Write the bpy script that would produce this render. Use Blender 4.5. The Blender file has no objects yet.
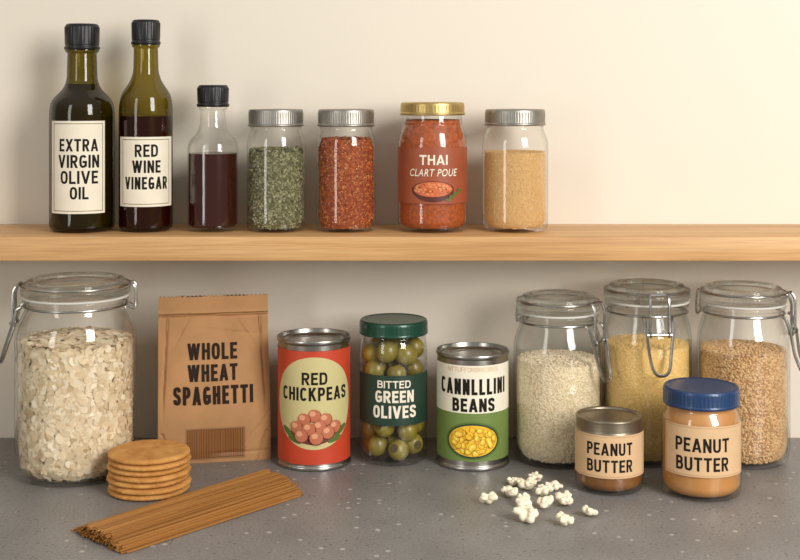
import bpy, bmesh, math, random
import numpy as np
from mathutils import Vector, Matrix
random.seed(7); rng=np.random.default_rng(5)
HC=0.372; FP=1300.0; WD=1.386; SH=0.227   # camera height, focal, wall distance, shelf-top height
scene=bpy.context.scene
COL=scene.collection
scene.view_settings.view_transform='Standard'

# ------------------------------------------------------------------ materials
def lin(c):
    c=c/255.0
    return c/12.92 if c<=0.04045 else ((c+0.055)/1.055)**2.4
def C(r,g,b): return (lin(r),lin(g),lin(b),1.0)
def newmat(name):
    m=bpy.data.materials.new(name); m.use_nodes=True
    nt=m.node_tree; nt.nodes.clear()
    out=nt.nodes.new('ShaderNodeOutputMaterial')
    return m,nt,out
def N(nt,t,**kw):
    n=nt.nodes.new(t)
    for k,v in kw.items():
        if hasattr(n,k): setattr(n,k,v)
        else: n.inputs[k].default_value=v
    return n
def ramp(nt,stops,interp='LINEAR'):
    n=nt.nodes.new('ShaderNodeValToRGB'); cr=n.color_ramp; cr.interpolation=interp
    while len(cr.elements)<len(stops): cr.elements.new(0.5)
    for e,(p,c) in zip(cr.elements,stops): e.position=p; e.color=c
    return n
def pmat(name,col,rough=0.5,metal=0.0,vary=0.0,vscale=60,bump=0.0,bscale=200,coat=0.0,spec=0.5,sss=0.0):
    m,nt,out=newmat(name)
    p=N(nt,'ShaderNodeBsdfPrincipled')
    p.inputs['Base Color'].default_value=col; p.inputs['Roughness'].default_value=rough
    p.inputs['Metallic'].default_value=metal; p.inputs['Coat Weight'].default_value=coat
    p.inputs['Specular IOR Level'].default_value=spec
    if sss: 
        p.inputs['Subsurface Weight'].default_value=sss; p.inputs['Subsurface Scale'].default_value=0.003
    tc=N(nt,'ShaderNodeTexCoord')
    if vary>0:
        no=N(nt,'ShaderNodeTexNoise'); no.inputs['Scale'].default_value=vscale; no.inputs['Detail'].default_value=4
        nt.links.new(tc.outputs['Object'],no.inputs['Vector'])
        a=tuple(x*(1-vary) for x in col[:3])+(1,); b=tuple(min(1,x*(1+vary)) for x in col[:3])+(1,)
        r=ramp(nt,[(0.3,a),(0.7,b)]); nt.links.new(no.outputs['Fac'],r.inputs['Fac'])
        nt.links.new(r.outputs['Color'],p.inputs['Base Color'])
    if bump>0:
        no=N(nt,'ShaderNodeTexNoise'); no.inputs['Scale'].default_value=bscale; no.inputs['Detail'].default_value=5
        nt.links.new(tc.outputs['Object'],no.inputs['Vector'])
        bp=N(nt,'ShaderNodeBump'); bp.inputs['Strength'].default_value=bump; bp.inputs['Distance'].default_value=0.001
        nt.links.new(no.outputs['Fac'],bp.inputs['Height']); nt.links.new(bp.outputs['Normal'],p.inputs['Normal'])
    nt.links.new(p.outputs[0],out.inputs['Surface'])
    return m
def island_mat(name,cols,rough=0.6,spec=0.3):
    m,nt,out=newmat(name)
    p=N(nt,'ShaderNodeBsdfPrincipled'); p.inputs['Roughness'].default_value=rough
    p.inputs['Specular IOR Level'].default_value=spec
    g=N(nt,'ShaderNodeNewGeometry')
    n=len(cols); r=ramp(nt,[(i/max(1,n-1),c) for i,c in enumerate(cols)])
    nt.links.new(g.outputs['Random Per Island'],r.inputs['Fac']); nt.links.new(r.outputs['Color'],p.inputs['Base Color'])
    nt.links.new(p.outputs[0],out.inputs['Surface'])
    return m
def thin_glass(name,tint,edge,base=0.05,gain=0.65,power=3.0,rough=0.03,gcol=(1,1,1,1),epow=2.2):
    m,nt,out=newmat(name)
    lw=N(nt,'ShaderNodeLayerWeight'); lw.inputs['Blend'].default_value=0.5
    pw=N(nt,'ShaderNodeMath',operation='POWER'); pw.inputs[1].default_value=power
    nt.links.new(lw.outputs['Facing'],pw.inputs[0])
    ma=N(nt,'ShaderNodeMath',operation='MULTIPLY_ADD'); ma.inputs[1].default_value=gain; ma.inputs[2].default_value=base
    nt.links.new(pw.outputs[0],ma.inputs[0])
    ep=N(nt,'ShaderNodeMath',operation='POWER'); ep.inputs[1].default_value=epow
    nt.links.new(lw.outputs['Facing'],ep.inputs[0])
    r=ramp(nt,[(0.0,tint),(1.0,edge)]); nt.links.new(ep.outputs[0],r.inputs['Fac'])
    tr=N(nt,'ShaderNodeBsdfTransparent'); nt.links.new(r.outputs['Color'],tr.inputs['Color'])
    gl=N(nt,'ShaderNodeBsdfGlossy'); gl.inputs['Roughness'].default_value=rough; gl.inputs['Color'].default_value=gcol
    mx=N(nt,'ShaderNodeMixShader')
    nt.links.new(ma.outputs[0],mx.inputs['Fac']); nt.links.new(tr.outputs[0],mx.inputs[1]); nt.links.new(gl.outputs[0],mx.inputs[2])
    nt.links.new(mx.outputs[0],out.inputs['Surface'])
    return m

M={}
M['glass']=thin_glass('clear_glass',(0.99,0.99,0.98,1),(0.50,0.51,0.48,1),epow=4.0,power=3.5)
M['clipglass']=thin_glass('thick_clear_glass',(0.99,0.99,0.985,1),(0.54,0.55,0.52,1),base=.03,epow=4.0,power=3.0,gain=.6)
m,nt,out=newmat('solid_lid_glass'); M['lidglass']=m
g_=N(nt,'ShaderNodeBsdfGlass'); g_.inputs['IOR'].default_value=1.42; g_.inputs['Roughness'].default_value=0.02; g_.inputs['Color'].default_value=(.99,.995,.99,1)
t_=N(nt,'ShaderNodeBsdfTransparent'); t_.inputs['Color'].default_value=(.97,.98,.96,1)
mxs=N(nt,'ShaderNodeMixShader'); mxs.inputs['Fac'].default_value=.35
nt.links.new(g_.outputs[0],mxs.inputs[1]); nt.links.new(t_.outputs[0],mxs.inputs[2]); nt.links.new(mxs.outputs[0],out.inputs['Surface'])
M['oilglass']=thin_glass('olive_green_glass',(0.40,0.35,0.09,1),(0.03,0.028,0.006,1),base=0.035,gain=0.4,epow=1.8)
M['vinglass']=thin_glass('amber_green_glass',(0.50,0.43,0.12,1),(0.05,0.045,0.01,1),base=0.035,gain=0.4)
M['oil']=pmat('dark_oil',C(90,80,28),0.35,spec=.2)
M['vinegar']=pmat('dark_vinegar',C(76,22,16),0.3,spec=.2)
M['soy']=pmat('dark_red_liquid',C(54,16,9),0.15,spec=.3)
M['blackcap']=pmat('black_plastic',C(18,18,18),0.38,bump=0.05)
M['silver']=pmat('brushed_silver',C(160,156,148),0.42,1.0,vary=0.1,vscale=90)
M['wire']=pmat('steel_wire',C(176,174,170),0.25,1.0)
M['tin']=pmat('tin_metal',C(172,169,163),0.28,1.0)
M['gold']=pmat('gold_lid',C(192,166,108),0.40,1.0)
M['darktin']=pmat('warm_grey_lid',C(146,134,116),0.36,0.9)
M['greenlid']=pmat('green_lid',C(18,66,48),0.35,0.2,coat=0.3)
M['bluelid']=pmat('blue_lid',C(22,56,98),0.4,0.1,coat=0.3)
M['gasket']=pmat('rubber_gasket',C(206,202,192),0.6)
M['cream']=pmat('cream_paper',C(232,222,200),0.7,vary=0.04,vscale=40)
M['ink']=pmat('dark_ink',C(34,29,25),0.7,spec=.15)
M['tanlabel']=pmat('tan_paper',C(212,176,134),0.7,vary=0.04)
M['tanedge']=pmat('tan_border_print',C(176,138,98),0.7)
M['kraft']=pmat('kraft_paper',C(170,126,82),0.8,vary=0.10,vscale=35,bump=0.3,bscale=90)
M['kraftdark']=pmat('dark_kraft_paper',C(140,100,62),0.8,vary=0.05)  # darker kraft tone for the rim around the bag window
M['bagink']=pmat('brown_ink',C(44,32,24),0.8,spec=.15)
M['windowbrown']=pmat('spaghetti_window_brown',C(92,54,24),0.5)
M['strandlight']=pmat('spaghetti_print',C(150,98,46),0.5)
M['red']=pmat('red_label',C(192,66,38),0.42,vary=0.05)
M['palegreen']=pmat('pale_olive_print',C(200,188,132),0.5)
M['chick']=pmat('chickpea_print',C(186,108,76),0.45)
M['chicklight']=pmat('chickpea_highlight_print',C(218,154,118),0.45)
M['darkred']=pmat('chickpea_shade_print',C(116,52,34),0.5)
M['leaf']=pmat('leaf_print',C(84,110,44),0.5)
M['creamlabel']=pmat('cream_label',C(236,228,206),0.5,vary=0.03)
M['green']=pmat('green_label',C(110,132,66),0.5)
M['corn']=pmat('yellow_bean_print',C(238,190,46),0.5)
M['cornlight']=pmat('yellow_bean_highlight_print',C(250,222,98),0.5)
M['cornshade']=pmat('yellow_bean_shade_print',C(186,128,30),0.5)
M['darkgreen']=pmat('dark_green_label',C(26,54,40),0.5)
M['thai']=pmat('rust_label',C(152,76,46),0.5,vary=0.06)
M['thaired']=pmat('deep_rust_print',C(84,32,20),0.5)
M['thaiorange']=pmat('orange_curry_print',C(220,138,84),0.5)
M['thaimid']=pmat('curry_red_print',C(202,102,58),0.5)
M['sauce']=pmat('chili_sauce',C(162,78,32),0.4,vary=0.35,vscale=300,bump=0.8,bscale=350,spec=.3)
M['pb']=pmat('peanut_butter',C(190,134,72),0.4,vary=0.08,vscale=40,bump=0.1,bscale=90)
M['pbdark']=pmat('dark_peanut_butter',C(128,82,36),0.4,vary=0.15,vscale=60,bump=0.15,bscale=120)
M['olive']=pmat('green_olive',C(124,112,42),0.38,vary=0.25,vscale=90,coat=0.15)
nt=M['olive'].node_tree; pr=[n for n in nt.nodes if n.type=='BSDF_PRINCIPLED'][0]
src=pr.inputs['Base Color'].links[0].from_socket
oi=nt.nodes.new('ShaderNodeObjectInfo'); rr_=ramp(nt,[(0,(.66,.62,.5,1)),(.5,(1,1,1,1)),(1,(1.2,1.15,.9,1))]); nt.links.new(oi.outputs['Random'],rr_.inputs['Fac'])
mx=nt.nodes.new('ShaderNodeMix'); mx.data_type='RGBA'; mx.blend_type='MULTIPLY'; mx.inputs[0].default_value=1
nt.links.new(src,mx.inputs[6]); nt.links.new(rr_.outputs['Color'],mx.inputs[7]); nt.links.new(mx.outputs[2],pr.inputs['Base Color'])
M['olivepit']=pmat('olive_pit_hole',C(74,62,24),0.5)
M['popcorn']=pmat('popcorn_cream',C(248,234,206),0.65,vary=0.12,vscale=140,bump=0.6,bscale=260,sss=0.15)

# wall paint
m,nt,out=newmat('wall_paint'); M['wall']=m
p=N(nt,'ShaderNodeBsdfPrincipled'); p.inputs['Base Color'].default_value=C(226,217,201); p.inputs['Roughness'].default_value=0.85
tc=N(nt,'ShaderNodeTexCoord'); no=N(nt,'ShaderNodeTexNoise'); no.inputs['Scale'].default_value=180; no.inputs['Detail'].default_value=4
bp=N(nt,'ShaderNodeBump'); bp.inputs['Strength'].default_value=0.05; bp.inputs['Distance'].default_value=0.001
nt.links.new(tc.outputs['Object'],no.inputs['Vector']); nt.links.new(no.outputs['Fac'],bp.inputs['Height']); nt.links.new(bp.outputs['Normal'],p.inputs['Normal'])
nt.links.new(p.outputs[0],out.inputs['Surface'])
# wood
m,nt,out=newmat('oak_wood'); M['wood']=m
tc=N(nt,'ShaderNodeTexCoord')
def mapping(sc):
    mp=N(nt,'ShaderNodeMapping'); mp.inputs['Scale'].default_value=sc; nt.links.new(tc.outputs['Object'],mp.inputs['Vector']); return mp
m1=mapping((1.3,22,34)); n1=N(nt,'ShaderNodeTexNoise'); n1.inputs['Scale'].default_value=2.2; n1.inputs['Detail'].default_value=5; n1.inputs['Distortion'].default_value=0.6
nt.links.new(m1.outputs[0],n1.inputs['Vector'])
m2=mapping((5,160,240)); n2=N(nt,'ShaderNodeTexNoise'); n2.inputs['Scale'].default_value=3; n2.inputs['Detail'].default_value=3
nt.links.new(m2.outputs[0],n2.inputs['Vector'])
r1=ramp(nt,[(0.30,C(188,140,88)),(0.5,C(206,160,106)),(0.72,C(218,176,124))]); nt.links.new(n1.outputs['Fac'],r1.inputs['Fac'])
r2=ramp(nt,[(0.35,(0.80,0.76,0.70,1)),(0.6,(1,1,1,1))]); nt.links.new(n2.outputs['Fac'],r2.inputs['Fac'])
mx=N(nt,'ShaderNodeMix',data_type='RGBA',blend_type='MULTIPLY'); mx.inputs[0].default_value=0.8
nt.links.new(r1.outputs['Color'],mx.inputs[6]); nt.links.new(r2.outputs['Color'],mx.inputs[7])
p=N(nt,'ShaderNodeBsdfPrincipled'); p.inputs['Roughness'].default_value=0.45
nt.links.new(mx.outputs[2],p.inputs['Base Color']); nt.links.new(p.outputs[0],out.inputs['Surface'])
# stone counter
m,nt,out=newmat('grey_speckled_stone'); M['stone']=m
tc=N(nt,'ShaderNodeTexCoord')
n1=N(nt,'ShaderNodeTexNoise'); n1.inputs['Scale'].default_value=14; n1.inputs['Detail'].default_value=6
n2=N(nt,'ShaderNodeTexNoise'); n2.inputs['Scale'].default_value=420; n2.inputs['Detail'].default_value=2
v1=N(nt,'ShaderNodeTexVoronoi'); v1.inputs['Scale'].default_value=110
v2=N(nt,'ShaderNodeTexVoronoi'); v2.inputs['Scale'].default_value=230
for x in (n1,n2,v1,v2): nt.links.new(tc.outputs['Object'],x.inputs['Vector'])
r1=ramp(nt,[(0.3,C(124,121,118)),(0.7,C(140,137,134))]); nt.links.new(n1.outputs['Fac'],r1.inputs['Fac'])
r2=ramp(nt,[(0.32,(0.72,0.72,0.72,1)),(0.5,(1,1,1,1)),(0.68,(1.22,1.21,1.2,1))]); nt.links.new(n2.outputs['Fac'],r2.inputs['Fac'])
mx=N(nt,'ShaderNodeMix',data_type='RGBA',blend_type='MULTIPLY'); mx.inputs[0].default_value=0.8
nt.links.new(r1.outputs['Color'],mx.inputs[6]); nt.links.new(r2.outputs['Color'],mx.inputs[7])
def speck(v,thr_d,thr_r,col,prev):
    s=N(nt,'ShaderNodeSeparateColor'); nt.links.new(v.outputs['Color'],s.inputs[0])
    a=N(nt,'ShaderNodeMath',operation='GREATER_THAN'); a.inputs[1].default_value=thr_r; nt.links.new(s.outputs[0],a.inputs[0])
    b=N(nt,'ShaderNodeMath',operation='LESS_THAN'); b.inputs[1].default_value=thr_d; nt.links.new(v.outputs['Distance'],b.inputs[0])
    c=N(nt,'ShaderNodeMath',operation='MULTIPLY'); nt.links.new(a.outputs[0],c.inputs[0]); nt.links.new(b.outputs[0],c.inputs[1])
    q=N(nt,'ShaderNodeMix',data_type='RGBA'); nt.links.new(c.outputs[0],q.inputs[0]); nt.links.new(prev,q.inputs[6]); q.inputs[7].default_value=col
    return q.outputs[2]
o1=speck(v1,0.24,0.85,C(184,179,172),mx.outputs[2])
o2=speck(v2,0.3,0.88,C(96,93,90),o1)
p=N(nt,'ShaderNodeBsdfPrincipled'); p.inputs['Roughness'].default_value=0.42
nt.links.new(o2,p.inputs['Base Color']); nt.links.new(p.outputs[0],out.inputs['Surface'])
# biscuit
m,nt,out=newmat('golden_biscuit'); M['biscuit']=m
tc=N(nt,'ShaderNodeTexCoord'); n1=N(nt,'ShaderNodeTexNoise'); n1.inputs['Scale'].default_value=80; n1.inputs['Detail'].default_value=8; n1.inputs['Roughness'].default_value=.65
nt.links.new(tc.outputs['Object'],n1.inputs['Vector'])
r1=ramp(nt,[(0.28,C(166,108,46)),(0.5,C(196,138,68)),(0.74,C(214,162,92))]); nt.links.new(n1.outputs['Fac'],r1.inputs['Fac'])
n3=N(nt,'ShaderNodeTexNoise'); n3.inputs['Scale'].default_value=300; n3.inputs['Detail'].default_value=5
nt.links.new(tc.outputs['Object'],n3.inputs['Vector'])
bp=N(nt,'ShaderNodeBump'); bp.inputs['Strength'].default_value=0.6; bp.inputs['Distance'].default_value=0.0008
nt.links.new(n3.outputs['Fac'],bp.inputs['Height'])
p=N(nt,'ShaderNodeBsdfPrincipled'); p.inputs['Roughness'].default_value=0.8
nt.links.new(r1.outputs['Color'],p.inputs['Base Color']); nt.links.new(bp.outputs['Normal'],p.inputs['Normal']); nt.links.new(p.outputs[0],out.inputs['Surface'])

# ------------------------------------------------------------------ mesh helpers
class MB:
    def __init__(s): s.v=[]; s.f=[]; s.m=[]; s.mats=[]
    def mi(s,mat):
        if mat not in s.mats: s.mats.append(mat)
        return s.mats.index(mat)
    def add(s,vs,fs,mat):
        o=len(s.v); k=s.mi(mat)
        s.v.extend([tuple(v) for v in vs]); s.f.extend([tuple(i+o for i in f) for f in fs]); s.m.extend([k]*len(fs))
        return s
    def obj(s,name,parent=None,loc=None,rotz=0,smooth=40):
        me=bpy.data.meshes.new(name); me.from_pydata(s.v,[],s.f); me.update()
        for q in s.mats: me.materials.append(M[q])
        me.polygons.foreach_set('material_index',s.m)
        if smooth:
            me.polygons.foreach_set('use_smooth',[True]*len(me.polygons))
            me.set_sharp_from_angle(angle=math.radians(smooth))
        me.update()
        ob=bpy.data.objects.new(name,me); COL.objects.link(ob)
        if parent: ob.parent=parent
        if loc: ob.location=loc
        ob.rotation_euler=(0,0,rotz)
        return ob
def rnd(prof,rad=0.003,n=5):
    out=[prof[0]]
    for i in range(1,len(prof)-1):
        a=Vector(prof[i-1]); b=Vector(prof[i]); c=Vector(prof[i+1])
        d1=(a-b); d2=(c-b); l=min(rad,d1.length*0.45,d2.length*0.45)
        if l<1e-6: out.append(tuple(b)); continue
        p=b+d1.normalized()*l; q=b+d2.normalized()*l
        for k in range(n+1):
            t=k/n; out.append(tuple(p*(1-t)**2+b*2*t*(1-t)+q*t*t))
    out.append(prof[-1]); return out
def lathe(prof,segs=72,ripple=None):
    vs=[];fs=[];rings=[]
    for r,z in prof:
        if r<1e-6: rings.append([len(vs)]); vs.append((0,0,z))
        else:
            ids=[]
            for k in range(segs):
                a=2*math.pi*k/segs; rr=r
                if ripple and ripple[2]<=z<=ripple[3]: rr=r+ripple[1]*math.cos(ripple[0]*a)
                ids.append(len(vs)); vs.append((rr*math.sin(a),-rr*math.cos(a),z))
            rings.append(ids)
    for A,B in zip(rings,rings[1:]):
        if len(A)==1 and len(B)==1: continue
        for k in range(segs):
            j=(k+1)%segs
            if len(A)==1: fs.append((A[0],B[j],B[k]))
            elif len(B)==1: fs.append((A[k],A[j],B[0]))
            else: fs.append((A[k],A[j],B[j],B[k]))
    return vs,fs
def tube(pts,r,n=8,closed=False):
    pts=[Vector(p) for p in pts]; vs=[];fs=[];m=len(pts)
    up=Vector((0,0,1)); prev=None
    for i,p in enumerate(pts):
        if closed: t=pts[(i+1)%m]-pts[i-1]
        else: t=pts[min(i+1,m-1)]-pts[max(i-1,0)]
        t.normalize()
        if prev is None:
            ref=up if abs(t.z)<0.9 else Vector((1,0,0)); a=t.cross(ref).normalized()
        else:
            a=prev-t*prev.dot(t); a.normalize()
        prev=a; b=t.cross(a)
        for k in range(n):
            an=2*math.pi*k/n; vs.append(p+(a*math.cos(an)+b*math.sin(an))*r)
    for i in range(m if closed else m-1):
        for k in range(n):
            i2=(i+1)%m; fs.append((i*n+k,i*n+(k+1)%n,i2*n+(k+1)%n,i2*n+k))
    if not closed:
        fs.append(tuple(range(n-1,-1,-1))); fs.append(tuple((m-1)*n+k for k in range(n)))
    return vs,fs
def spline(pts,per=8,closed=False):
    P=[Vector(p) for p in pts]; n=len(P); out=[]
    for i in range(n if closed else n-1):
        if closed: a,b,c,d=P[i-1],P[i],P[(i+1)%n],P[(i+2)%n]
        else: a,b,c,d=P[max(i-1,0)],P[i],P[i+1],P[min(i+2,n-1)]
        for k in range(per):
            t=k/per
            out.append(0.5*((2*b)+(c-a)*t+(2*a-5*b+4*c-d)*t*t+(3*b-a-3*c+d)*t**3))
    if not closed: out.append(P[-1])
    return out
def box(x0,x1,y0,y1,z0,z1):
    vs=[(x,y,z) for x in (x0,x1) for y in (y0,y1) for z in (z0,z1)]
    fs=[(0,1,3,2),(4,6,7,5),(0,4,5,1),(2,3,7,6),(0,2,6,4),(1,5,7,3)]
    return vs,fs
def bevbox(name,dims,mat,bev=0.002):
    bm=bmesh.new(); vs,fs=box(*dims); bv=[bm.verts.new(v) for v in vs]
    for f in fs: bm.faces.new([bv[i] for i in f])
    bmesh.ops.recalc_face_normals(bm,faces=bm.faces)
    bmesh.ops.bevel(bm,geom=bm.edges[:],offset=bev,segments=3,affect='EDGES',profile=0.5)
    me=bpy.data.meshes.new(name); bm.to_mesh(me); bm.free(); me.materials.append(M[mat])
    me.polygons.foreach_set('use_smooth',[True]*len(me.polygons)); me.set_sharp_from_angle(angle=math.radians(50))
    ob=bpy.data.objects.new(name,me); COL.objects.link(ob); return ob
def tag(o,label,cat,group=None,kind=None):
    o['label']=label; o['category']=cat
    if group: o['group']=group
    if kind: o['kind']=kind
    return o
def thing(name,label,cat,X,D,z,rot=None,group=None):
    e=bpy.data.objects.new(name,None); COL.objects.link(e); e.empty_display_size=0.02
    e.location=(X,D-WD,z); e.rotation_euler=(0,0,-math.atan2(X,D) if rot is None else rot)
    return tag(e,label,cat,group)

# ------------------------------------------------------------------ condensed bold sans, built from strokes
def cv(pts,per=6): return [(p.x,p.y) for p in spline([(a,b,0) for a,b in pts],per)]
def sup(a0,a1,n=26,e=2.7):
    o=[]
    for i in range(n+1):
        a=math.radians(a0+(a1-a0)*i/n); c_,s_=math.cos(a),math.sin(a)
        o.append((.5+.5*math.copysign(abs(c_)**(2/e),c_),.5+.5*math.copysign(abs(s_)**(2/e),s_)))
    return o
def lobe(y0,y1,x1=1.0):
    m_=(y0+y1)/2; h=(y1-y0)/2; o=[(0,y1),(.45*x1,y1)]
    for i in range(1,12):
        a=math.pi/2-math.pi*i/12
        o.append((.45*x1+.55*x1*math.copysign(abs(math.cos(a))**.75,math.cos(a)),m_+h*math.copysign(abs(math.sin(a))**.75,math.sin(a))))
    return o+[(.45*x1,y0),(0,y0)]
GL={
'A':(.52,[('d',(0,0),(.5,1)),('d',(1,0),(.5,1)),('b',(.2,.27),(.8,.27))]),
'B':(.42,[('s',[(0,0),(0,1)]),('c',lobe(.53,1,.93)),('c',lobe(0,.53,1))]),
'C':(.42,[('c',sup(38,322))]),
'D':(.43,[('s',[(0,0),(0,1)]),('c',lobe(0,1,1))]),
'E':(.34,[('s',[(1,1),(0,1),(0,0),(1,0)]),('s',[(0,.52),(.85,.52)])]),
'F':(.34,[('s',[(1,1),(0,1),(0,0)]),('s',[(0,.52),(.85,.52)])]),
'G':(.44,[('c',sup(38,325)),('s',[(.62,.45),(1,.45),(1,.12)])]),
'H':(.42,[('s',[(0,0),(0,1)]),('s',[(1,0),(1,1)]),('s',[(0,.52),(1,.52)])]),
'I':(0,[('s',[(0,0),(0,1)])]),
'K':(.46,[('s',[(0,0),(0,1)]),('d',(.0,.36),(.95,1)),('d',(.34,.60),(1,0))]),
'L':(.33,[('s',[(0,1),(0,0),(1,0)])]),
'N':(.44,[('s',[(0,0),(0,1)]),('s',[(1,0),(1,1)]),('d',(0,1),(1,0))]),
'O':(.44,[('o',sup(0,360,36))]),
'P':(.41,[('s',[(0,0),(0,1)]),('c',lobe(.45,1,1))]),
'R':(.43,[('s',[(0,0),(0,1)]),('c',lobe(.48,1,.97)),('d',(.45,.50),(1,0))]),
'S':(.41,[('c',cv([(1,.76),(.90,.95),(.5,1.0),(.10,.94),(0,.76),(.13,.60),(.5,.51),(.87,.41),(1,.24),(.90,.06),(.5,0),(.10,.06),(0,.26)]))]),
'T':(.42,[('s',[(0,1),(1,1)]),('s',[(.5,1),(.5,0)])]),
'U':(.43,[('c',[(0,1.09)]+[(.5-.5*math.copysign(abs(math.cos(a))**.75,math.cos(a)),.34-.34*abs(math.sin(a))**.75) for a in [math.pi*i/14 for i in range(15)]]+[(1,1.09)])]),
'V':(.52,[('d',(0,1),(.5,0)),('d',(1,1),(.5,0))]),
'W':(.82,[('d',(0,1),(.25,0)),('d',(.5,1),(.25,0)),('d',(.5,1),(.75,0)),('d',(1,1),(.75,0))]),
'X':(.50,[('d',(0,0),(1,1)),('d',(1,0),(0,1))]),
}
def sans(body,W,H,wt=.165,gap=.115):
    t=wt*H; g=gap*H; n=len(body)
    base=sum(GL[c][0] for c in body if c!=' ')*H
    fixed=sum(t for c in body if c!=' ')+g*(n-1)+sum(.2*H for c in body if c==' ')
    k=(W-fixed)/base
    if k<.55:
        f=(W/(fixed+.55*base)); g*=f*.8; tw=t*f; k=(W-n*tw-g*(n-1))/base
    else: tw=t
    vs=[];fs=[];x=0
    for c in body:
        if c==' ': x+=.2*H+g; continue
        w,st=GL[c]; w=w*H*k
        X=lambda q:x+tw/2+q*w
        Y=lambda q:t/2+q*(H-t)
        for s_ in st:
            if s_[0] in ('d','b'):
                (a,b),(p,q)=s_[1],s_[2]
                if s_[0]=='b':
                    o=len(vs); vs+=[(X(a),b*H-t*.42),(X(p),b*H-t*.42),(X(p),b*H+t*.42),(X(a),b*H+t*.42)]; fs.append((o,o+1,o+2,o+3)); continue
                dx=(X(p)-X(a)); dy=(q-b)*H; L=math.hypot(dx,dy); hw=min(tw*.5*L/abs(dy),tw*.95)
                if b>q: a,b,p,q=p,q,a,b
                o=len(vs); vs+=[(X(a)-hw,b*H),(X(a)+hw,b*H),(X(p)+hw,q*H),(X(p)-hw,q*H)]; fs.append((o,o+1,o+2,o+3)); continue
            P=[Vector((X(a),Y(b))) for a,b in s_[1]]
            if s_[0]=='o': P=P[:-1]
            if s_[0]=='s':
                P[0]=P[0]+(P[0]-P[1]).normalized()*(t/2 if abs(P[0].x-P[1].x)<1e-9 else tw/2)
                P[-1]=P[-1]+(P[-1]-P[-2]).normalized()*(t/2 if abs(P[-1].x-P[-2].x)<1e-9 else tw/2)
            o=len(vs); m_=len(P); closed=s_[0]=='o'
            for i,pt in enumerate(P):
                a_=P[i-1] if (i>0 or closed) else None; b_=P[(i+1)%m_] if (i<m_-1 or closed) else None
                d1=(pt-a_).normalized() if a_ is not None else (b_-pt).normalized()
                d2=(b_-pt).normalized() if b_ is not None else d1
                n1=Vector((-d1.y*tw,d1.x*t)); n2=Vector((-d2.y*tw,d2.x*t))
                if d1.dot(d2)<.3: off=Vector(((n1.x+n2.x),(n1.y+n2.y)))/2
                else: off=(n1+n2)/4
                vs.append(tuple(pt+off)); vs.append(tuple(pt-off))
            for i in range(m_ if closed else m_-1):
                j=(i+1)%m_; fs.append((o+2*i,o+2*i+1,o+2*j+1,o+2*j))
        x+=w+tw+g
    return vs,fs
def text2d(body,bold=0.02,shear=0.0):
    cu=bpy.data.curves.new('lettering','FONT'); cu.body=body; cu.size=1; cu.offset=bold; cu.shear=shear; cu.resolution_u=3
    cu.space_character=1.10
    ob=bpy.data.objects.new('lettering',cu); COL.objects.link(ob)
    bpy.context.view_layer.update(); dg=bpy.context.evaluated_depsgraph_get()
    me=bpy.data.meshes.new_from_object(ob.evaluated_get(dg))
    vs=[(v.co.x,v.co.y) for v in me.vertices]; fs=[tuple(p.vertices) for p in me.polygons]
    bpy.data.objects.remove(ob); bpy.data.meshes.remove(me); bpy.data.curves.remove(cu)
    return vs,fs
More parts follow.
